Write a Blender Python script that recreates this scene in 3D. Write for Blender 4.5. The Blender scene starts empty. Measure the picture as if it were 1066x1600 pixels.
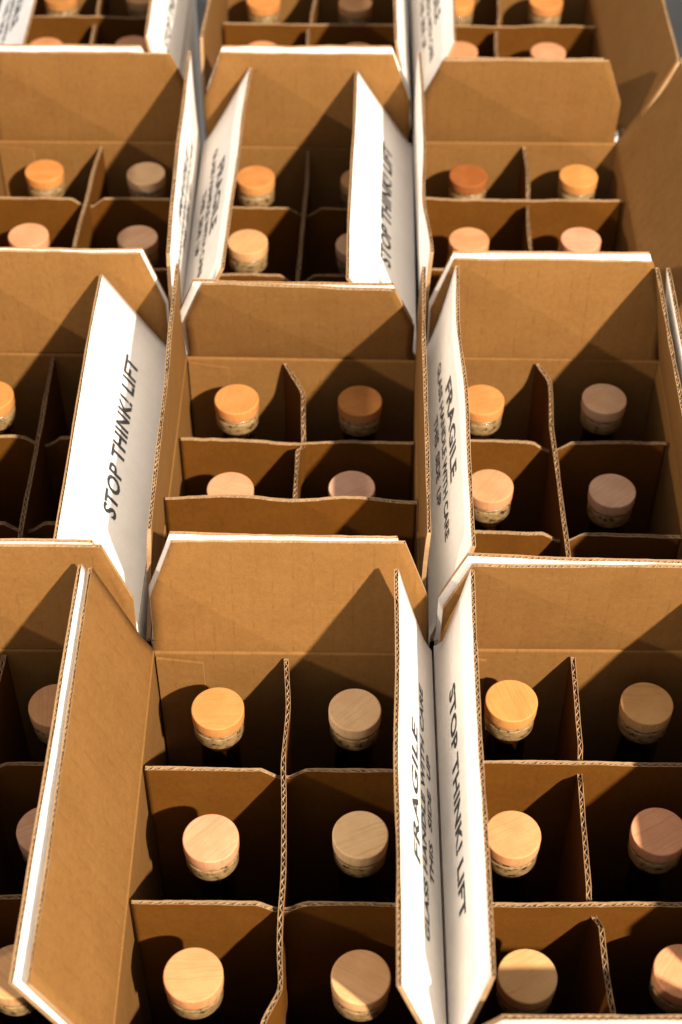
import bpy, math, random
from mathutils import Vector, Matrix
R = math.radians
random.seed(7)
S = bpy.context.scene
COL = S.collection
H = 0.300            # height of the box tops (flap folds) above the floor

# ------------------------------------------------------------------ camera
cam = bpy.data.cameras.new('camera'); co = bpy.data.objects.new('camera', cam); COL.objects.link(co)
cam.sensor_fit = 'HORIZONTAL'; cam.sensor_width = 36.0; cam.lens = 86.514
cam.clip_start = 0.02; cam.clip_end = 100
pit, yaw, roll = 0.822292, -0.0021315, 0.005784
fw = Vector((math.sin(yaw)*math.cos(pit), math.cos(yaw)*math.cos(pit), -math.sin(pit)))
rt = Vector((math.cos(yaw), -math.sin(yaw), 0)); up = rt.cross(fw)
r2 = rt*math.cos(roll) + up*math.sin(roll); u2 = up*math.cos(roll) - rt*math.sin(roll)
M4 = Matrix((r2, u2, -fw)).transposed().to_4x4(); M4.translation = Vector((0.034986, -0.685329, 0.871313 + H))
co.matrix_world = M4
cam.dof.use_dof = True; cam.dof.focus_distance = 1.07; cam.dof.aperture_fstop = 10.5
S.camera = co

# ------------------------------------------------------------------ light
W = bpy.data.worlds.new('World'); S.world = W; W.use_nodes = True
bg = W.node_tree.nodes['Background']; bg.inputs[0].default_value = (1.0, 0.965, 0.94, 1); bg.inputs[1].default_value = 0.97
def lamp(name, loc, power, color, radius):
    l = bpy.data.lights.new(name, 'POINT'); l.energy = power; l.color = color; l.shadow_soft_size = radius
    o = bpy.data.objects.new(name, l); o.location = loc; COL.objects.link(o)
lamp('ceiling_lamp_right', (1.97, -2.70, H + 3.17), 2700, (1.0, 0.865, 0.71), 0.065)
lamp('ceiling_lamp_left', (-4.3, -2.6, H + 3.1), 820, (1.0, 0.86, 0.70), 0.06)
S.view_settings.view_transform = 'Standard'; S.view_settings.look = 'None'
S.view_settings.exposure = 0; S.view_settings.gamma = 1; S.view_settings.use_curve_mapping = False
S.render.engine = 'CYCLES'
S.cycles.max_bounces = 10; S.cycles.diffuse_bounces = 9

# ------------------------------------------------------------------ materials
def mat(name):
    m = bpy.data.materials.new(name); m.use_nodes = True
    return m, m.node_tree, m.node_tree.nodes['Principled BSDF']
def nd(t, kind, **kw):
    n = t.nodes.new(kind)
    for k, v in kw.items():
        if k in n.inputs: n.inputs[k].default_value = v
        else: setattr(n, k, v)
    return n
def mapping(t, src, scale):
    mp = nd(t, 'ShaderNodeMapping'); mp.inputs['Scale'].default_value = scale
    t.links.new(src, mp.inputs['Vector']); return mp.outputs[0]
def ramp(t, src, stops):
    r = nd(t, 'ShaderNodeValToRGB'); e = r.color_ramp.elements
    while len(e) < len(stops): e.new(0.5)
    for el, (p, c) in zip(e, stops): el.position = p; el.color = (*c, 1) if len(c) == 3 else c
    t.links.new(src, r.inputs[0]); return r.outputs[0]
def mixc(t, mode, fac, a, b):
    m = nd(t, 'ShaderNodeMix', data_type='RGBA', blend_type=mode)
    for sock, v in ((m.inputs[0], fac), (m.inputs[6], a), (m.inputs[7], b)):
        if isinstance(v, (int, float)): sock.default_value = v
        elif isinstance(v, tuple): sock.default_value = (*v, 1)
        else: t.links.new(v, sock)
    return m.outputs[2]

def board_material(name, base, dark, light, line_strength, fleck, rough, pitch):
    """paperboard liner: fibre mottling, faint flute lines along the board, flecks, scuffs"""
    m, t, b = mat(name)
    uv = nd(t, 'ShaderNodeUVMap').outputs[0]
    oi = nd(t, 'ShaderNodeObjectInfo')
    off = nd(t, 'ShaderNodeVectorMath', operation='ADD'); sc = nd(t, 'ShaderNodeVectorMath', operation='SCALE')
    comb = nd(t, 'ShaderNodeCombineXYZ')
    t.links.new(oi.outputs['Random'], comb.inputs[0]); t.links.new(oi.outputs['Random'], comb.inputs[1])
    t.links.new(comb.outputs[0], sc.inputs[0]); sc.inputs['Scale'].default_value = 7.3
    t.links.new(uv, off.inputs[0]); t.links.new(sc.outputs[0], off.inputs[1]); P = off.outputs[0]
    n1 = nd(t, 'ShaderNodeTexNoise', Scale=28.0, Detail=4.0, Roughness=0.6); t.links.new(P, n1.inputs[0])
    n2 = nd(t, 'ShaderNodeTexNoise', Scale=900.0, Detail=3.0, Roughness=0.7); t.links.new(mapping(t, P, (1.0, 0.8, 1)), n2.inputs[0])
    n3 = nd(t, 'ShaderNodeTexNoise', Scale=260.0, Detail=3.0, Roughness=0.6); t.links.new(mapping(t, P, (1.0, 0.8, 1)), n3.inputs[0])
    c = ramp(t, n1.outputs[0], [(0.3, dark), (0.5, base), (0.72, light)])
    c = mixc(t, 'OVERLAY', 0.26, c, ramp(t, n2.outputs[0], [(0.25, (0.25,)*3), (0.75, (0.75,)*3)]))
    c = mixc(t, 'SOFT_LIGHT', 0.22, c, ramp(t, n3.outputs[0], [(0.3, (0.3,)*3), (0.7, (0.7,)*3)]))
    # flute lines: thin darker dashes, parallel to the flutes
    wv = nd(t, 'ShaderNodeTexWave', Scale=1.0/pitch/3.14159*1.5708/10*2, Distortion=0.25, Detail=1.0); wv.wave_type = 'BANDS'; wv.bands_direction = 'X'
    t.links.new(uv, wv.inputs[0])
    dash = nd(t, 'ShaderNodeTexNoise', Scale=110.0, Detail=3.0); t.links.new(mapping(t, P, (2.2, 1.0, 1)), dash.inputs[0])
    ln = ramp(t, wv.outputs[0], [(0.0, (1, 1, 1)), (0.05, (0, 0, 0))])
    dm = ramp(t, dash.outputs[0], [(0.46, (0, 0, 0)), (0.64, (1, 1, 1))])
    f = mixc(t, 'MULTIPLY', 1.0, ln, dm); f = mixc(t, 'MULTIPLY', 1.0, f, (line_strength,)*3)
    c = mixc(t, 'MIX', f, c, tuple(x*0.5 for x in base))
    # flecks
    vo = nd(t, 'ShaderNodeTexNoise', Scale=420.0, Detail=1.0); t.links.new(P, vo.inputs[0])
    fl = ramp(t, vo.outputs[0], [(0.735, (0, 0, 0)), (0.79, (fleck,)*3)])
    c = mixc(t, 'MIX', fl, c, tuple(x*0.35 for x in base))
    t.links.new(c, b.inputs['Base Color']); b.inputs['Roughness'].default_value = rough
    b.inputs['Specular IOR Level'].default_value = 0.12
    bp = nd(t, 'ShaderNodeBump', Strength=0.22, Distance=0.0006)
    h = nd(t, 'ShaderNodeMath', operation='ADD'); hw = nd(t, 'ShaderNodeMath', operation='MULTIPLY'); hw.inputs[1].default_value = 0.45
    t.links.new(wv.outputs[0], hw.inputs[0]); t.links.new(hw.outputs[0], h.inputs[0]); t.links.new(n3.outputs[0], h.inputs[1])
    t.links.new(h.outputs[0], bp.inputs['Height'])
    dn = nd(t, 'ShaderNodeTexNoise', Scale=17.0, Detail=3.0, Roughness=0.5); t.links.new(P, dn.inputs[0])
    b2 = nd(t, 'ShaderNodeBump', Strength=0.35, Distance=0.0030); t.links.new(dn.outputs[0], b2.inputs['Height'])
    t.links.new(b2.outputs[0], bp.inputs['Normal']); t.links.new(bp.outputs[0], b.inputs['Normal'])
    return m
KRAFT = board_material('kraft_liner', (0.184, 0.0875, 0.0235), (0.172, 0.080, 0.0208), (0.196, 0.095, 0.0265), 0.34, 0.35, 0.75, 0.0042)
INSERT = board_material('divider_liner', (0.104, 0.037, 0.0030), (0.094, 0.033, 0.0025), (0.114, 0.042, 0.0038), 0.2, 0.35, 0.8, 0.0064)  # darker than the kraft: deep shade tone inside the cells put into the colour
WHITE = board_material('white_liner', (0.785, 0.750, 0.705), (0.745, 0.708, 0.660), (0.810, 0.775, 0.730), 0.07, 0.22, 0.55, 0.0042)
EDGE = board_material('board_edge', (0.34, 0.21, 0.105), (0.27, 0.16, 0.075), (0.40, 0.26, 0.14), 0.0, 0.4, 0.85, 0.0042)
m, t, b = mat('flute_paper'); FLUTE = m
b.inputs['Base Color'].default_value = (0.36, 0.23, 0.12, 1); b.inputs['Roughness'].default_value = 0.85
m, t, b = mat('black_ink'); INK = m
n = nd(t, 'ShaderNodeTexNoise', Scale=700.0, Detail=3.0); tc = nd(t, 'ShaderNodeTexCoord'); t.links.new(tc.outputs['Object'], n.inputs[0])
t.links.new(ramp(t, n.outputs[0], [(0.3, (0.012, 0.012, 0.015)), (0.62, (0.03, 0.03, 0.034)), (0.75, (0.12, 0.12, 0.12))]), b.inputs['Base Color'])
b.inputs['Roughness'].default_value = 0.6

m, t, b = mat('stopper_wood'); WOOD = m
tc = nd(t, 'ShaderNodeTexCoord'); oi = nd(t, 'ShaderNodeObjectInfo')
sc = nd(t, 'ShaderNodeVectorMath', operation='SCALE'); sc.inputs['Scale'].default_value = 3.1
cx_ = nd(t, 'ShaderNodeCombineXYZ'); t.links.new(oi.outputs['Random'], cx_.inputs[0]); t.links.new(oi.outputs['Random'], cx_.inputs[1]); t.links.new(cx_.outputs[0], sc.inputs[0])
ad = nd(t, 'ShaderNodeVectorMath', operation='ADD'); t.links.new(tc.outputs['Object'], ad.inputs[0]); t.links.new(sc.outputs[0], ad.inputs[1])
wob = nd(t, 'ShaderNodeTexNoise', Scale=45.0, Detail=2.0); t.links.new(ad.outputs[0], wob.inputs[0])
ws = nd(t, 'ShaderNodeVectorMath', operation='SCALE'); ws.inputs['Scale'].default_value = 0.005; t.links.new(wob.outputs['Color'], ws.inputs[0])
ad2 = nd(t, 'ShaderNodeVectorMath', operation='ADD'); t.links.new(ad.outputs[0], ad2.inputs[0]); t.links.new(ws.outputs[0], ad2.inputs[1])
g1 = nd(t, 'ShaderNodeTexNoise', Scale=1.0, Detail=3.0, Roughness=0.55); t.links.new(mapping(t, ad2.outputs[0], (14, 1050, 60)), g1.inputs[0])
g2 = nd(t, 'ShaderNodeTexNoise', Scale=1.0, Detail=2.0, Roughness=0.6); t.links.new(mapping(t, ad.outputs[0], (260, 3200, 500)), g2.inputs[0])
g3 = nd(t, 'ShaderNodeTexNoise', Scale=60.0, Detail=2.0); t.links.new(ad.outputs[0], g3.inputs[0])
c = mixc(t, 'MULTIPLY', 0.40, oi.outputs['Color'], ramp(t, g1.outputs[0], [(0.34, (0.66, 0.55, 0.46)), (0.47, (0.95, 0.92, 0.88)), (0.62, (1.0, 1.0, 1.0)), (0.75, (0.86, 0.80, 0.72))]))
c = mixc(t, 'MULTIPLY', 0.3, c, ramp(t, g2.outputs[0], [(0.30, (0.62, 0.54, 0.46)), (0.5, (1, 1, 1))]))
c = mixc(t, 'MULTIPLY', 0.5, c, ramp(t, g3.outputs[0], [(0.35, (0.80, 0.72, 0.64)), (0.6, (1, 1, 1))]))
t.links.new(c, b.inputs['Base Color']); b.inputs['Roughness'].default_value = 0.7; b.inputs['Specular IOR Level'].default_value = 0.2
bp = nd(t, 'ShaderNodeBump', Strength=0.15, Distance=0.0004); t.links.new(g2.outputs[0], bp.inputs['Height']); t.links.new(bp.outputs[0], b.inputs['Normal'])

m, t, b = mat('seal_paper'); SEAL = m      # paper tamper seal under a clear shrink film round the bottle mouth
tc = nd(t, 'ShaderNodeTexCoord'); oi = nd(t, 'ShaderNodeObjectInfo')
ad = nd(t, 'ShaderNodeVectorMath', operation='ADD'); cx_ = nd(t, 'ShaderNodeCombineXYZ')
for k in range(3): t.links.new(oi.outputs['Random'], cx_.inputs[k])
t.links.new(tc.outputs['Object'], ad.inputs[0]); t.links.new(cx_.outputs[0], ad.inputs[1])
s1 = nd(t, 'ShaderNodeTexNoise', Scale=1.0, Detail=3.0, Roughness=0.65); t.links.new(mapping(t, ad.outputs[0], (210, 210, 300)), s1.inputs[0])
c = ramp(t, s1.outputs[0], [(0.38, (0.03, 0.018, 0.009)), (0.41, (0.19, 0.115, 0.045)), (0.55, (0.26, 0.165, 0.070)), (0.7, (0.34, 0.235, 0.115))])
t.links.new(c, b.inputs['Base Color']); b.inputs['Roughness'].default_value = 0.45
b.inputs['Coat Weight'].default_value = 0.45; b.inputs['Coat Roughness'].default_value = 0.08
m, t, b = mat('bottle_glass'); GLASS = m
b.inputs['Base Color'].default_value = (0.10, 0.065, 0.035, 1); b.inputs['Roughness'].default_value = 0.04
b.inputs['Transmission Weight'].default_value = 1.0; b.inputs['IOR'].default_value = 1.48
m, t, b = mat('floor_concrete'); FLOOR = m
tc = nd(t, 'ShaderNodeTexCoord'); n = nd(t, 'ShaderNodeTexNoise', Scale=9.0, Detail=6.0); t.links.new(tc.outputs['Object'], n.inputs[0])
t.links.new(ramp(t, n.outputs[0], [(0.3, (0.016, 0.0155, 0.015)), (0.7, (0.030, 0.029, 0.028))]), b.inputs['Base Color']); b.inputs['Roughness'].default_value = 0.7

# ------------------------------------------------------------------ helpers
def link(o, parent=None):
    COL.objects.link(o)
    if parent: o.parent = parent
    return o
def mesh_obj(name, verts, faces, mats, parent=None, midx=None, uvs=None, smooth=None):
    me = bpy.data.meshes.new(name); me.from_pydata(verts, [], faces)
    for mm in mats: me.materials.append(mm)
    if midx: me.polygons.foreach_set('material_index', midx)
    if uvs:
        l = me.uv_layers.new(name='UVMap')
        l.data.foreach_set('uv', [c for lp in me.loops for c in uvs[lp.vertex_index]])
    if smooth is not None: me.polygons.foreach_set('use_smooth', smooth if isinstance(smooth, list) else [smooth]*len(faces))
    me.update()
    return link(bpy.data.objects.new(name, me), parent)
def thing(name, label, cat, loc=(0, 0, 0), rz=0, group=None):
    o = bpy.data.objects.new(name, None); o.empty_display_size = 0.02; o.location = loc; o.rotation_euler = (0, 0, rz)
    COL.objects.link(o); o['label'] = label; o['category'] = cat
    if group: o['group'] = group
    return o
def vnoise(x, seed):
    def h(i):
        r = random.Random(i*7919 + seed*104729); return r.uniform(-1, 1)
    i = math.floor(x); f = x - i; f = f*f*(3 - 2*f)
    return h(i)*(1 - f) + h(i + 1)*f

LIP = 0.00030
def board(name, Sf, length, height, T, mats, parent, nu=30, vs=None, urange=None, recess=0.007, pitch=0.0042, seed=0, flute_name='fluting', crush=None):
    """A corrugated board: two liners with an open top edge, plus the wavy medium as a sub-part.
    Sf(s, h, w): s metres along, h metres up, w metres across the thickness. urange(h) -> (s0, s1)."""
    vs = vs or [0, .004, .012, .03, .05, .07, .085, 1]
    vs = sorted({v for v in vs if v < height - recess - 1e-5} | {height - recess, height - 0.0015, height})
    ur = urange or (lambda h: (0, length))
    V, F, MI, UV = [], [], [], []
    def ring(h, w):
        s0, s1 = ur(h); base = len(V)
        for i in range(nu + 1):
            s = s0 + (s1 - s0)*i/nu
            V.append(Sf(s, h, w)); UV.append((s, h))
        return base
    outer = [ring(h, T/2) for h in vs]; inner = [ring(h, -T/2) for h in vs]
    def strip(a, b_, mi, flip=False):
        for i in range(nu):
            q = (a + i, a + i + 1, b_ + i + 1, b_ + i)
            F.append(q[::-1] if flip else q); MI.append(mi)
    for a, b_ in zip(outer, outer[1:]): strip(a, b_, 0)
    for a, b_ in zip(inner, inner[1:]): strip(a, b_, 1, True)
    # open top: lip, well, lip
    ot = ring(height, T/2 - LIP); ob = ring(height - recess, T/2 - LIP); ib = ring(height - recess, -T/2 + LIP); it = ring(height, -T/2 + LIP)
    oo = ring(height, T/2); ii = ring(height, -T/2)
    strip(oo, ot, 2); strip(ot, ob, 2); strip(ob, ib, 2); strip(ib, it, 2); strip(it, ii, 2)
    for k in (0, nu):                       # ends
        for j in range(len(vs) - 1):
            q = (outer[j] + k, outer[j + 1] + k, inner[j + 1] + k, inner[j] + k)
            F.append(q if k == 0 else q[::-1]); MI.append(2)
    o = mesh_obj(name, V, F, mats, parent, MI, UV, [x < 2 for x in MI])
    # medium
    s0, s1 = ur(height); n = max(2, int((s1 - s0)/pitch))*8
    V, F = [], []; A = T/2 - LIP*0.9; th = 0.00017
    for i in range(n + 1):
        s = s0 + (s1 - s0)*i/n
        ph = 2*math.pi*(s/pitch + 0.40*vnoise(s*80, seed + 3))
        tri = 2/math.pi*math.asin(0.97*math.sin(ph))
        cr = crush(s) if crush else 0.0
        w = A*tri*(1 - 0.25*abs(vnoise(s*70, seed + 11))); drop = 0.0003 + 0.0011*abs(vnoise(s*300, seed + 9))
        hh = height - drop
        V += [Sf(s, hh, min(A, w + th)), Sf(s, hh, max(-A, w - th)), Sf(s, height - recess, max(-A, w - th)), Sf(s, height - recess, min(A, w + th))]
    for i in range(n):
        a = 4*i; b_ = a + 4
        F += [(a, a + 1, b_ + 1, b_), (a + 1, a + 2, b_ + 2, b_ + 1), (a + 3, a, b_, b_ + 3)]
    mesh_obj(flute_name, V, F, [FLUTE], o)
    return o

_txt = {}
def text_mesh(s):
    if s not in _txt:
        cu = bpy.data.curves.new('lettering', 'FONT'); cu.body = s; cu.size = 1; cu.offset = 0.031; cu.resolution_u = 3
        cu.space_character = 1.03
        ob = bpy.data.objects.new('lettering', cu); COL.objects.link(ob)
        bpy.context.view_layer.update()
        me = ob.evaluated_get(bpy.context.evaluated_depsgraph_get()).to_mesh()
        vs = [v.co[:2] for v in me.vertices]; fs = [tuple(p.vertices) for p in me.polygons]
        bpy.data.objects.remove(ob)
        x0 = min(v[0] for v in vs); x1 = max(v[0] for v in vs); y0 = min(v[1] for v in vs); y1 = max(v[1] for v in vs)
        _txt[s] = ([((v[0] - x0)/(x1 - x0), (v[1] - y0)/(y1 - y0)) for v in vs], fs)
    return _txt[s]
def print_text(s, Sf, T, s_mid, length, h0, caph, rev, parent):
    vs, fs = text_mesh(s)
    V = []
    for (x, y) in vs:
        d = (x - 0.5)*length
        V.append(Sf(s_mid + (-d if rev else d), h0 + y*caph, T/2 + 0.00022))
    mesh_obj('printed_text', V, fs, [INK], parent)

# ------------------------------------------------------------------ setting
V = [(-6, -5, 0), (6, -5, 0), (6, 8, 0), (-6, 8, 0)]
o = mesh_obj('floor', V, [(0, 1, 2, 3)], [FLOOR]); o['kind'] = 'structure'

# ------------------------------------------------------------------ boxes
TB = 0.0029; BD = 0.290; FL = 0.094
def make_box(key, label, cx, yb, rz, w, flaps, prints, tab, group):
    """flaps: side -> (lean outward deg, twist deg front-to-back, curl deg, wave amp mm, inset near, inset far)"""
    ct = Vector((cx, yb, 0)); rot = Matrix.Rotation(rz, 3, 'Z')
    center = ct + rot @ Vector((0, -BD/2, 0))
    root = thing('cardboard_box', label, 'box', center, rz, group)
    hw, hd = w/2, BD/2
    # walls (each a panel), bottom
    def wall(name, a, b_, n, zt=H):
        a = Vector(a); b_ = Vector(b_); n = Vector(n); V, UV = [], []
        L = (b_ - a).length; nz = 8; zs = [0.0005] + [zt*k/nz for k in range(1, nz)] + [zt - 0.004, zt - 0.0012]
        ph = random.uniform(0, 50)
        rows = []
        for wv in (0, 1):
            for z in zs:
                base = len(V)
                for i in range(13):
                    p = a.lerp(b_, i/12); bow = math.sin(math.pi*i/12)*0.0016*vnoise(z*9 + ph, 5)
                    p = p + n*bow - n*(TB if wv else 0)
                    V.append((p.x, p.y, z)); UV.append((L*i/12, z - zt))
                rows.append(base)
        F, MI = [], []; k = len(zs)
        for j in range(k - 1):
            for i in range(12):
                F.append((rows[j] + i, rows[j] + i + 1, rows[j + 1] + i + 1, rows[j + 1] + i)); MI.append(0)
                F.append((rows[k + j] + i, rows[k + j + 1] + i, rows[k + j + 1] + i + 1, rows[k + j] + i + 1)); MI.append(1)
        for i in range(12):
            F.append((rows[k - 1] + i, rows[k - 1] + i + 1, rows[-1] + i + 1, rows[-1] + i)); MI.append(1)
        return mesh_obj(name, V, F, [WHITE, KRAFT], root, MI, UV, True)
    g = 0.0004
    wall('wall', (-hw, -hd, 0), (-hw, hd, 0), (-1, 0, 0)); wall('wall', (hw, hd, 0), (hw, -hd, 0), (1, 0, 0))
    bw = wall('wall', (-hw + TB + g, hd, 0), (hw - TB - g, hd, 0), (0, 1, 0)); wall('wall', (hw - TB - g, -hd, 0), (-hw + TB + g, -hd, 0), (0, -1, 0))
    mesh_obj('bottom', [(-hw + .003, -hd + .003, .003), (hw - .003, -hd + .003, .003), (hw - .003, hd - .003, .003), (-hw + .003, hd - .003, .003)], [(0, 1, 2, 3)], [KRAFT], root,
             None, [(0, 0), (.19, 0), (.19, .29), (0, .29)])
    if tab:
        # glued joint tab folded inside the back wall
        tw = 0.033; y0 = hd - TB - 0.0012; V = []; zt = H - 0.0045
        for (x, z) in ((-hw + TB + .0015, 0.02), (-hw + TB + tw, 0.02), (-hw + TB + tw, zt - 0.0050), (-hw + TB + .0015, zt)):
            V += [(x, y0, z), (x, y0 - 0.0022, z)]
        F = [(1, 3, 5, 7), (6, 4, 2, 0), (7, 5, 4, 6), (3, 2, 4, 5), (0, 1, 7, 6)]
        mesh_obj('joint_tab', V, F, [KRAFT, EDGE], root, [0, 0, 0, 1, 0], [(v[0], v[2]) for v in V])
    for si, side in enumerate('LRBF'):
        lean, twist, curl, amp, i0, i1 = flaps[side]
        # along direction and outward direction, so that (along x up) points outward-ish consistently
        if side == 'L': org, al, ou, ln = Vector((-hw, hd, H)), Vector((0, -1, 0)), Vector((-1, 0, 0)), BD
        elif side == 'R': org, al, ou, ln = Vector((hw, -hd, H)), Vector((0, 1, 0)), Vector((1, 0, 0)), BD
        elif side == 'B': org, al, ou, ln = Vector((hw, hd, H)), Vector((-1, 0, 0)), Vector((0, 1, 0)), w
        else: org, al, ou, ln = Vector((-hw, -hd, H)), Vector((1, 0, 0)), Vector((0, -1, 0)), w
        sd = hash_seed(key + side)
        def Sf(s, h, wv, org=org, al=al, ou=ou, ln=ln, lean=lean, twist=twist, curl=curl, amp=amp, sd=sd):
            u = s/ln - 0.5
            # twist: extra lean towards the end of 'along'
            tt = R(lean + twist*u*2 + (amp*1.6)*vnoise(s*14, sd))
            # integrate curl over height
            a0 = tt - R(curl)*0.5; a1 = tt + R(curl)*0.5; k = (a1 - a0)/FL
            if abs(k) > 1e-4:
                so = (math.cos(a0) - math.cos(a0 + k*h))/k; uz = (math.sin(a0 + k*h) - math.sin(a0))/k
            else: so = math.sin(tt)*h; uz = math.cos(tt)*h
            a = a0 + k*h
            nrm = ou*math.cos(a) + Vector((0, 0, -math.sin(a)))
            bend = min(1.0, h/0.006); top = max(0.0, (h - FL + 0.014)/0.014)
            wv = wv*(1 - 0.30*max(0.0, vnoise(s*45, sd + 4))*top); uz += top*(0.00030*vnoise(s*280, sd + 6) + 0.0005*vnoise(s*35, sd + 7))
            p = org + al*s - ou*(TB/2) + ou*so + Vector((0, 0, uz)) + nrm*(wv)
            p += ou*(0.00035*(1 - bend))
            return tuple(p)
        if side in 'LR':
            def ur(h, ln=ln, i0=i0, i1=i1): 
                k = min(1.0, h/0.02)
                return (0.0012 + i0*k, ln - 0.0012 - i1*k)
            vs = [0, .002, .005, .010, .02, .035, .05, .065, .08]
        else:
            def ur(h, ln=ln, i0=i0, i1=i1):
                c = max(0.0, (h - FL*0.50)/(FL*0.50))*0.0165; k = 0.0025 + 0.0012*min(1.0, h/0.01)
                return (k + i0 + c, ln - k - i1 - c)
            vs = [0, .002, .005, .010, .02, .035, FL*0.50, .055, .065, .075, .085]
        fo = board('flap', Sf, ln, FL, TB, [WHITE, KRAFT, EDGE], root, 34 if side in 'LR' else 24, vs, ur, 0.013, 0.0042, sd)
        if side in prints:
            kind, dh, *sh = prints[side]; sm = ln/2 + (sh[0] if sh else 0.0)
            # text reads left to right for someone facing the outside of the flap: that is opposite to or along 'al'
            if kind == 'stop':
                print_text('STOP THINK! LIFT', Sf, TB, sm, 0.162, 0.0355 + dh, 0.0155, False, fo)
            else:
                print_text('FRAGILE', Sf, TB, sm, 0.096, 0.0470 + dh, 0.0155, False, fo)
                print_text('GLASS HANDLE WITH CARE', Sf, TB, sm, 0.177, 0.0305 + dh, 0.0098, False, fo)
                print_text('THIS  SIDE  UP', Sf, TB, sm, 0.090, 0.0158 + dh, 0.0092, False, fo)
    return root
def hash_seed(s): return sum((i + 1)*ord(c) for i, c in enumerate(s))

# lean (deg outward), twist, curl, waviness, inset at start of 'along', inset at end   (L runs back->front, R front->back, B right->left, F left->right)
BOXES = {
 'C1': dict(cx=0.0, yb=-0.002, rz=0, w=0.1895, flaps=dict(L=(19.7, 0, 2, .2, .005, .0), R=(-16.3, 1.2, 3, .3, .0, .006), B=(9.5, -.3, -2, .2, 0, 0), F=(38, 0, 0, .3, 0, 0)), prints=dict(R=('fragile', 0), L=('stop', 0)), tab=True),
 'R1': dict(cx=0.1915, yb=0.002, rz=0, w=0.1895, flaps=dict(L=(-10.3, .8, 3, .3, .011, 0), R=(-5, 0, 0, .3, 0, 0), B=(-4.7, 0, 2, .25, 0, 0), F=(13.6, 0, 0, .3, 0, 0)), prints=dict(L=('stop', -.004), R=('fragile', 0)), tab=True),
 'L1': dict(cx=-0.1935, yb=-0.001, rz=0, w=0.190, flaps=dict(L=(-8, 0, 0, .3, 0, 0), R=(-20.6, 1.0, 2, .2, 0, .003), B=(5.5, .3, -3, .3, 0, 0), F=(30, 0, 0, .3, 0, 0)), prints=dict(R=('fragile', 0)), tab=False),
 'C2': dict(cx=0.0005, yb=0.2935, rz=R(-0.8), w=0.188, flaps=dict(L=(-2.2, -1.3, -4, .5, .002, .015), R=(0.6, .6, 6, .6, .016, .002), B=(-14.5, 1.0, 6, .5, .002, .002), F=(-7.0, 0, 0, .2, .001, .001)), prints=dict(), tab=True),
 'R2': dict(cx=0.1925, yb=0.295, rz=R(-0.7), w=0.190, flaps=dict(L=(-13.3, -1.5, 7, .5, .002, .003), R=(-9.2, -.4, 0, .3, .003, .001), B=(2.7, .2, 3, .3, 0, 0), F=(5.0, 1.0, 3, .5, 0, 0)), prints=dict(L=('fragile', .006)), tab=False),
 'L2': dict(cx=-0.1955, yb=0.2975, rz=R(-0.8), w=0.190, flaps=dict(L=(-8, 0, 0, .3, 0, 0), R=(-30.5, -1.4, 5, .4, .008, .001), B=(4.7, 0, -2, .3, 0, 0), F=(-0.6, 0, 0, .2, 0, 0)), prints=dict(R=('stop', .002, .012)), tab=False),
 'C3': dict(cx=0.0, yb=0.583, rz=R(-0.7), w=0.1915, flaps=dict(L=(-27, 1.6, 4, .5, .003, .002), R=(-34, 1.0, 3, .4, .002, .002), B=(1.2, 0, 2, .3, 0, 0), F=(13.4, 0, 0, .3, .001, .001)), prints=dict(L=('fragile', 0), R=('stop', 0, .009)), tab=False),
 'R3': dict(cx=0.1915, yb=0.593, rz=0, w=0.1895, flaps=dict(L=(-0.8, 1.0, -4, 1.2, .003, .003), R=(30, 0, -8, .5, 0, -.008), B=(-8.8, 0, 3, .3, .002, .002), F=(-1.8, 0, 0, .3, 0, 0)), prints=dict(), tab=False),
 'L3': dict(cx=-0.1940, yb=0.590, rz=0, w=0.190, flaps=dict(L=(4, 0, 0, .3, 0, 0), R=(-0.6, -1.0, 3, .5, .002, .003), B=(-3.5, 0, 2, .3, 0, 0), F=(-4.1, 0, 0, .3, 0, 0)), prints=dict(R=('fragile', 0)), tab=True),
 'C4': dict(cx=0.0, yb=0.897, rz=0, w=0.190, flaps=dict(L=(-2.5, 2.5, -5, .6, 0, 0), R=(-9.5, 0, 3, .6, 0, 0), B=(6, 0, 0, .3, 0, 0), F=(7.6, 0, 0, .2, 0, 0)), prints=dict(), tab=False),
 'R4': dict(cx=0.1960, yb=0.8995, rz=0, w=0.190, flaps=dict(L=(-18.5, 0, 4, .5, 0, .002), R=(24, 0, -6, .5, -.024, 0), B=(5, 0, 0, .3, 0, 0), F=(17, 0, 0, .3, .0, .010)), prints=dict(L=('fragile', .004)), tab=False),
 'L4': dict(cx=-0.2215, yb=0.902, rz=0, w=0.190, flaps=dict(L=(-38.5, 0, 4, .4, 0, 0), R=(-9.5, 0, 3, .4, 0, 0), B=(5, 0, 0, .3, 0, 0), F=(10.8, 0, 0, .3, 0, 0)), prints=dict(L=('fragile', 0), R=('stop', 0)), tab=False),
 'Q2': dict(cx=0.3855, yb=0.294, rz=R(-0.5), w=0.190, flaps=dict(L=(8.6, 0.4, 0, .2, .002, 0), R=(20, 0, 0, .3, 0, 0), B=(5, 0, 0, .3, 0, 0), F=(20, 0, 0, .3, 0, 0)), prints=dict(), tab=False),
}
PLACE = {'C1': 'front centre', 'R1': 'front right', 'L1': 'front left', 'C2': 'second row centre', 'R2': 'second row right', 'L2': 'second row left',
         'C3': 'third row centre', 'R3': 'third row right', 'L3': 'third row left', 'C4': 'back row centre', 'R4': 'back row right', 'L4': 'back row left'}
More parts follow.
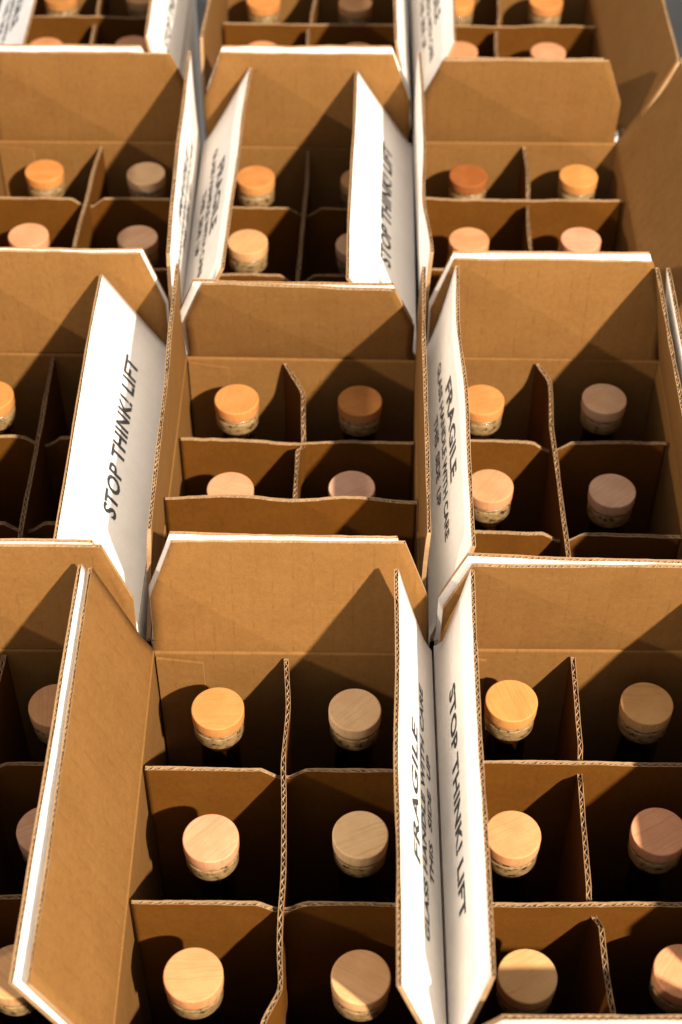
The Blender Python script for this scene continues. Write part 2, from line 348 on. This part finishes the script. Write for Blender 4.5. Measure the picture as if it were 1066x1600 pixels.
BOXLABEL = {
 'C1': 'open white case at front centre, brown left flap folded out, FRAGILE flap leaning in',
 'R1': 'open white case at front right with STOP THINK LIFT flap beside the FRAGILE flap',
 'L1': 'white case cut off at bottom left, its right flap under a brown flap',
 'C2': 'open white case at centre with upright side flaps and one raised divider',
 'R2': 'white case in second row right, curved FRAGILE flap over its left bottles',
 'L2': 'white case at left edge, wide STOP THINK LIFT flap leaning over its bottles',
 'C3': 'white case in third row centre, both side flaps leaning in over its bottles',
 'R3': 'white case in third row right holding the dark brown stopper, right flap folded out',
 'L3': 'white case in third row left with four stoppers showing below its brown back flap',
 'C4': 'open white case at top centre, cut off by the upper edge',
 'R4': 'white case at top right corner, brown right flap folded out beside dark floor',
 'L4': 'white case at top left corner, both side flaps leaning in',
 'Q2': 'case beyond the right edge, only its left flap showing against the second row',
}
for k, d in BOXES.items():
    make_box(k, BOXLABEL[k], d['cx'], d['yb'], d['rz'], d['w'], d['flaps'], d['prints'], d['tab'], 'open bottle cases standing in rows')

# ------------------------------------------------------------------ divider inserts
DT = 0.0031
# key: type (A: lengthwise board runs through, B: cross boards run through), path of lengthwise board [(x, y)...], cross boards [(y, top z)], z of long board
DIV = {
 'C1': ('A', [(-.003, -.006), (-.0006, -.047), (-.0017, -.092), (0, -.184), (0, -.226), (.0012, -.246), (-.008, -.266), (-.010, -.286)], [(-.097, -.0030), (-.192, -.0035)]),
 'R1': ('B', [(.1915, -.003), (.1885, -.086), (.1865, -.103), (.184, -.187), (.1885, -.199), (.1905, -.264), (.191, -.283)], [(-.0905, -.0035), (-.191, -.0030)]),
 'L1': ('A', [(-.193, -.006), (-.195, -.1), (-.194, -.285)], [(-.090, -.008), (-.186, -.009)]),
 'C2': ('B', [(-.0125, .2865), (.003, .256), (.0045, .204), (.0, .192), (-.001, .150), (0, .010)], [(.2045, -.009), (.108, .030)]),
 'R2': ('A', [(.1885, .290), (.1968, .270), (.1944, .219), (.1948, .12), (.1955, .085), (.196, .010)], [(.2075, -.010), (.1135, -.011)]),
 'L2': ('A', [(-.197, .292), (-.197, .213), (-.1976, .106), (-.198, .012)], [(.2115, -.012), (.121, -.012)]),
 'C3': ('A', [(0, .578), (-.0002, .525), (-.0023, .466), (-.0056, .396), (-.006, .302)], [(.499, -.009), (.400, -.005)]),
 'R3': ('B', [(.1985, .588), (.1983, .513), (.1959, .495), (.1935, .443), (.192, .308)], [(.512, -.008), (.415, -.010)]),
 'L3': ('A', [(-.1908, .585), (-.1976, .448), (-.198, .305)], [(.509, -.008), (.412, -.008)]),
 'C4': ('B', [(.003, .890), (.002, .85), (-.004, .79), (-.003, .615)], [(.804, -.008), (.71, -.01)]),
 'R4': ('B', [(.1935, .893), (.189, .808), (.186, .793), (.183, .753), (.184, .617)], [(.804, -.008), (.71, -.01)]),
 'L4': ('B', [(-.2205, .895), (-.2187, .81), (-.219, .62)], [(.811, -.006), (.715, -.01)]),
}
def path_fn(pts):
    # smooth-ish polyline by arc length
    P = [Vector((x, y, 0)) for x, y in pts]; acc = [0.0]
    for a, b_ in zip(P, P[1:]): acc.append(acc[-1] + (b_ - a).length)
    def raw(s):
        s = min(max(s, 0), acc[-1])
        for i in range(len(P) - 1):
            if s <= acc[i + 1] + 1e-9:
                return P[i].lerp(P[i + 1], (s - acc[i])/max(1e-9, acc[i + 1] - acc[i]))
        return P[-1]
    def f(s): return (raw(s - .005)*.25 + raw(s) * .5 + raw(s + .005)*.25)
    return f, acc[-1]
def divider(name, pts, ztop, parent, origin, rz, seed, notches=(), endcut=0.0, wav=1.0):
    """board whose top edge dips in a small V at each notch (arc positions); origin: parent location"""
    f, L = path_fn(pts); Hh = H + ztop - 0.010
    inv = Matrix.Rotation(-rz, 3, 'Z')
    def dz(s):
        z = 0.0013*wav*vnoise(s*22, seed) + 0.0004*vnoise(s*120, seed + 1) + 0.00022*vnoise(s*600, seed + 2)
        for c in notches:
            d = abs(s - c)
            if d < 0.0145: z -= (0.0145 - max(d, 0.004))*0.75
        if endcut:
            e = min(s, L - s)
            if e < 0.012: z -= (0.012 - e)*endcut
        return z
    def Sf(s, h, w):
        p = f(s); d = (f(s + .002) - f(s - .002)); d = Vector((d.x, d.y, 0)).normalized() if d.length > 1e-8 else Vector((1, 0, 0))
        nn = Vector((-d.y, d.x, 0)); k = max(0.0, (h - Hh + 0.06)/0.06)
        lean = 0.0007*wav*vnoise(s*25, seed + 5)*k
        crush = 1.0 - 0.35*max(0, vnoise(s*30, seed + 8))*k
        q = p + nn*(w*crush + lean); q.z = 0.010 + h + dz(s)*k
        return tuple(inv @ (q - origin))
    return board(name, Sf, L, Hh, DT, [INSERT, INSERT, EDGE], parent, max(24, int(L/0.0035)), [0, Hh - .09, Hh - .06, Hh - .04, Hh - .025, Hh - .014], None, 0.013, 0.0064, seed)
INSERTS = {}
for key, (typ, path, cross) in DIV.items():
    bx = BOXES[key]; rz = bx['rz']
    center = Vector((bx['cx'], bx['yb'], 0)) + Matrix.Rotation(rz, 3, 'Z') @ Vector((0, -BD/2, 0)); center.z = 0.0
    loc = center.copy(); loc.z = 0.004
    root = thing('divider_insert', f'brown corrugated divider grid inside the {PLACE[key]} case', 'divider', loc, rz, 'divider grids inside the cases')
    org = loc.copy(); org.z = 0.004 - 0.0
    sd = hash_seed(key)
    # arc positions of crossings on the long board
    path = [(path[0][0], bx['yb'] - TB - 0.0006)] + path[1:]
    f, L = path_fn(path); notchL = []
    for cy, cz in cross:
        best = min((abs(f(L*i/400).y - cy), L*i/400) for i in range(401))[1]; notchL.append(best)
    path = [(path[0][0], bx['yb'] - TB - 0.0006)] + path[1:]
    divider('lengthwise_divider', path, -0.0045, root, org, rz, sd, notchL if typ == 'B' else (), 0.0)
    rot = Matrix.Rotation(rz, 3, 'Z')
    for j, (cy, cz) in enumerate(cross):
        xm = f(notchL[j]).x; hwid = bx['w']/2 - TB - 0.001
        cxl = bx['cx'] + (cy - bx['yb'])*(-math.sin(rz))
        a = (cxl - hwid, cy - hwid*math.sin(rz)*-1 if False else cy + (-hwid)*math.sin(rz)); b_ = (cxl + hwid, cy + hwid*math.sin(rz))
        wv = 2.0 if key == 'C2' else 1.0
        divider('cross_divider', [a, (xm, cy), b_], cz, root, org, rz, sd + 40 + j, ((xm - a[0]),) if typ == 'A' else (), 0.0, wv)

# ------------------------------------------------------------------ bottles
def lathe(name, prof, mats, parent, seg=40, midx=None, smooth=True):
    V, F, MI = [], [], []
    for r, z in prof:
        for k in range(seg): V.append((r*math.cos(2*math.pi*k/seg), r*math.sin(2*math.pi*k/seg), z))
    for j in range(len(prof) - 1):
        for k in range(seg):
            F.append((j*seg + k, j*seg + (k + 1) % seg, (j + 1)*seg + (k + 1) % seg, (j + 1)*seg + k)); MI.append(midx[j] if midx else 0)
    F.append(tuple(range(seg))[::-1]); MI.append(MI[0]); F.append(tuple((len(prof) - 1)*seg + k for k in range(seg))); MI.append(MI[-1])
    return mesh_obj(name, V, F, mats, parent, MI, None, smooth)
BH = H - 0.008 - 0.004     # bottle height to the stopper top
def make_bottle():
    root = thing('bottle', '', 'bottle')
    z = BH
    # wooden stopper head
    prof = [(0.0060, z - .0098), (0.0168, z - .0098), (0.0173, z - .0094), (0.0174, z - .0085), (0.0175, z - .0012), (0.01742, z - .0006), (0.0171, z - .0002), (0.0166, z), (0.0163, z), (0.004, z + .00002)]
    st = lathe('stopper', prof, [WOOD], root, 48)
    st.data.polygons.foreach_set('use_smooth', [True]*len(st.data.polygons))
    # cork shank inside the neck
    lathe('cork', [(.0088, z - .034), (.0092, z - .033), (.0092, z - .0100), (.006, z - .0099)], [EDGE], root, 24)
    # paper seal band round the mouth
    prof = [(.0140, z - .0248), (.0160, z - .0245), (.0166, z - .0232), (.0168, z - .0142), (.0167, z - .0134), (.0161, z - .0130), (.0161, z - .0123), (.0168, z - .0118), (.0169, z - .0106), (.0158, z - .0101), (.0100, z - .0100)]
    lathe('neck_seal', prof, [SEAL], root, 40)
    # glass body
    prof = [(.004, .003), (.031, .0005), (.035, .004), (.0362, .012), (.0362, .150), (.0345, .166), (.027, .181), (.0185, .192), (.0148, .205), (.0135, .225), (.0128, z - .028), (.0136, z - .0250), (.0105, z - .0249)]
    lathe('glass_body', prof, [GLASS], root, 32)
    return root
proto = make_bottle()
def copy_thing(o):
    c = o.copy(); COL.objects.link(c)
    for ch in o.children:
        d = ch.copy(); COL.objects.link(d); d.parent = c
    return c
TINT = {'orange': (0.52, 0.225, 0.062), 'peach': (0.56, 0.26, 0.115), 'pinkish': (0.56, 0.265, 0.138), 'brown': (0.26, 0.085, 0.02), 'pale': (0.64, 0.42, 0.225), 'honey': (0.55, 0.31, 0.13), 'amber': (0.45, 0.19, 0.05), 'mauve': (0.57, 0.335, 0.205)}
# key: [(x, y, tint, grain angle)] for back-left, back-right, middle-left, middle-right, front-left, front-right
BOT = {
 'C1': [(-.0482, -.046, 'orange', 5), (.0424, -.0452, 'pale', 40), (-.0457, -.1436, 'pinkish', 40), (.0469, -.1432, 'pale', 20), (-.051, -.236, 'peach', 10), (.0449, -.2372, 'honey', -25)],
 'R1': [(.1454, -.0385, 'orange', -70), (.2371, -.040, 'honey', 0), (.1435, -.1406, 'peach', 30), (.234, -.1388, 'pinkish', 30), (.1432, -.2348, 'honey', 25), (.2324, -.2312, 'peach', 60)],
 'L1': [(-.246, -.044, 'orange', 10), (-.1522, -.042, 'honey', 100), (-.246, -.14, 'peach', 10), (-.152, -.1386, 'mauve', 30), (-.246, -.235, 'honey', 50), (-.153, -.2352, 'honey', -40)],
 'C2': [(-.0512, .2509, 'orange', 80), (.046, .2505, 'amber', 20), (-.0501, .1565, 'pinkish', -20), (.0435, .1574, 'mauve', 40), (-.05, .062, 'peach', 0), (.045, .062, 'honey', 0)],
 'R2': [(.1424, .2545, 'orange', 20), (.2366, .256, 'pale', 30), (.1438, .1578, 'peach', 50), (.2351, .1574, 'mauve', 45), (.145, .064, 'honey', 0), (.237, .064, 'peach', 0)],
 'L2': [(-.2435, .253, 'orange', 0), (-.15, .253, 'honey', 40), (-.2435, .165, 'peach', 0), (-.15, .165, 'honey', 0), (-.243, .07, 'peach', 0), (-.15, .07, 'honey', 0)],
 'C3': [(-.0454, .5435, 'orange', 10), (.047, .5435, 'honey', 30), (-.0495, .4499, 'honey', 60), (.044, .4499, 'mauve', 30), (-.048, .352, 'peach', 0), (.046, .352, 'honey', 0)],
 'R3': [(.1457, .5515, 'brown', -40), (.2432, .551, 'orange', 30), (.1431, .4535, 'peach', 0), (.2401, .454, 'pinkish', 0), (.145, .36, 'honey', 0), (.238, .36, 'peach', 0)],
 'L3': [(-.2405, .5495, 'orange', 10), (-.1459, .5495, 'pale', 20), (-.2422, .4548, 'pinkish', 0), (-.1467, .4532, 'mauve', 50), (-.243, .36, 'peach', 0), (-.148, .36, 'honey', 0)],
 'C4': [(-.0491, .851, 'orange', 0), (.0445, .851, 'honey', 20), (-.049, .755, 'peach', 0), (.045, .755, 'honey', 0), (-.049, .66, 'peach', 0), (.045, .66, 'honey', 0)],
 'R4': [(.149, .852, 'orange', 0), (.239, .852, 'orange', 30), (.1475, .7575, 'peach', 0), (.235, .7545, 'pinkish', 0), (.149, .663, 'honey', 0), (.238, .663, 'peach', 0)],
 'L4': [(-.2634, .8563, 'amber', 0), (-.1766, .858, 'honey', 20), (-.2663, .7599, 'peach', 0), (-.178, .762, 'pinkish', 0), (-.266, .668, 'peach', 0), (-.178, .668, 'honey', 0)],
}
CELL = ['back left', 'back right', 'middle left', 'middle right', 'front left', 'front right']
first = True
for key, lst in BOT.items():
    for cell, (x, y, tint, ang) in zip(CELL, lst):
        o = proto if first else copy_thing(proto); first = False
        o.location = (x, y, 0.004); o.rotation_euler = (R(random.uniform(-.5, .5)), R(random.uniform(-.5, .5)), R(ang + random.uniform(-6, 6)))
        o['label'] = f'bottle with {tint} wooden stopper in {cell} cell of {PLACE[key]} case'
        o['category'] = 'bottle'; o['group'] = 'bottles with wooden stoppers in the cases'
        c = TINT[tint]; j = random.uniform(.96, 1.04)
        for ch in o.children:
            if ch.name.startswith('stopper'): ch.color = (min(.9, c[0]*j), c[1]*j*random.uniform(.96, 1.04), c[2]*j*random.uniform(.92, 1.08), 1)
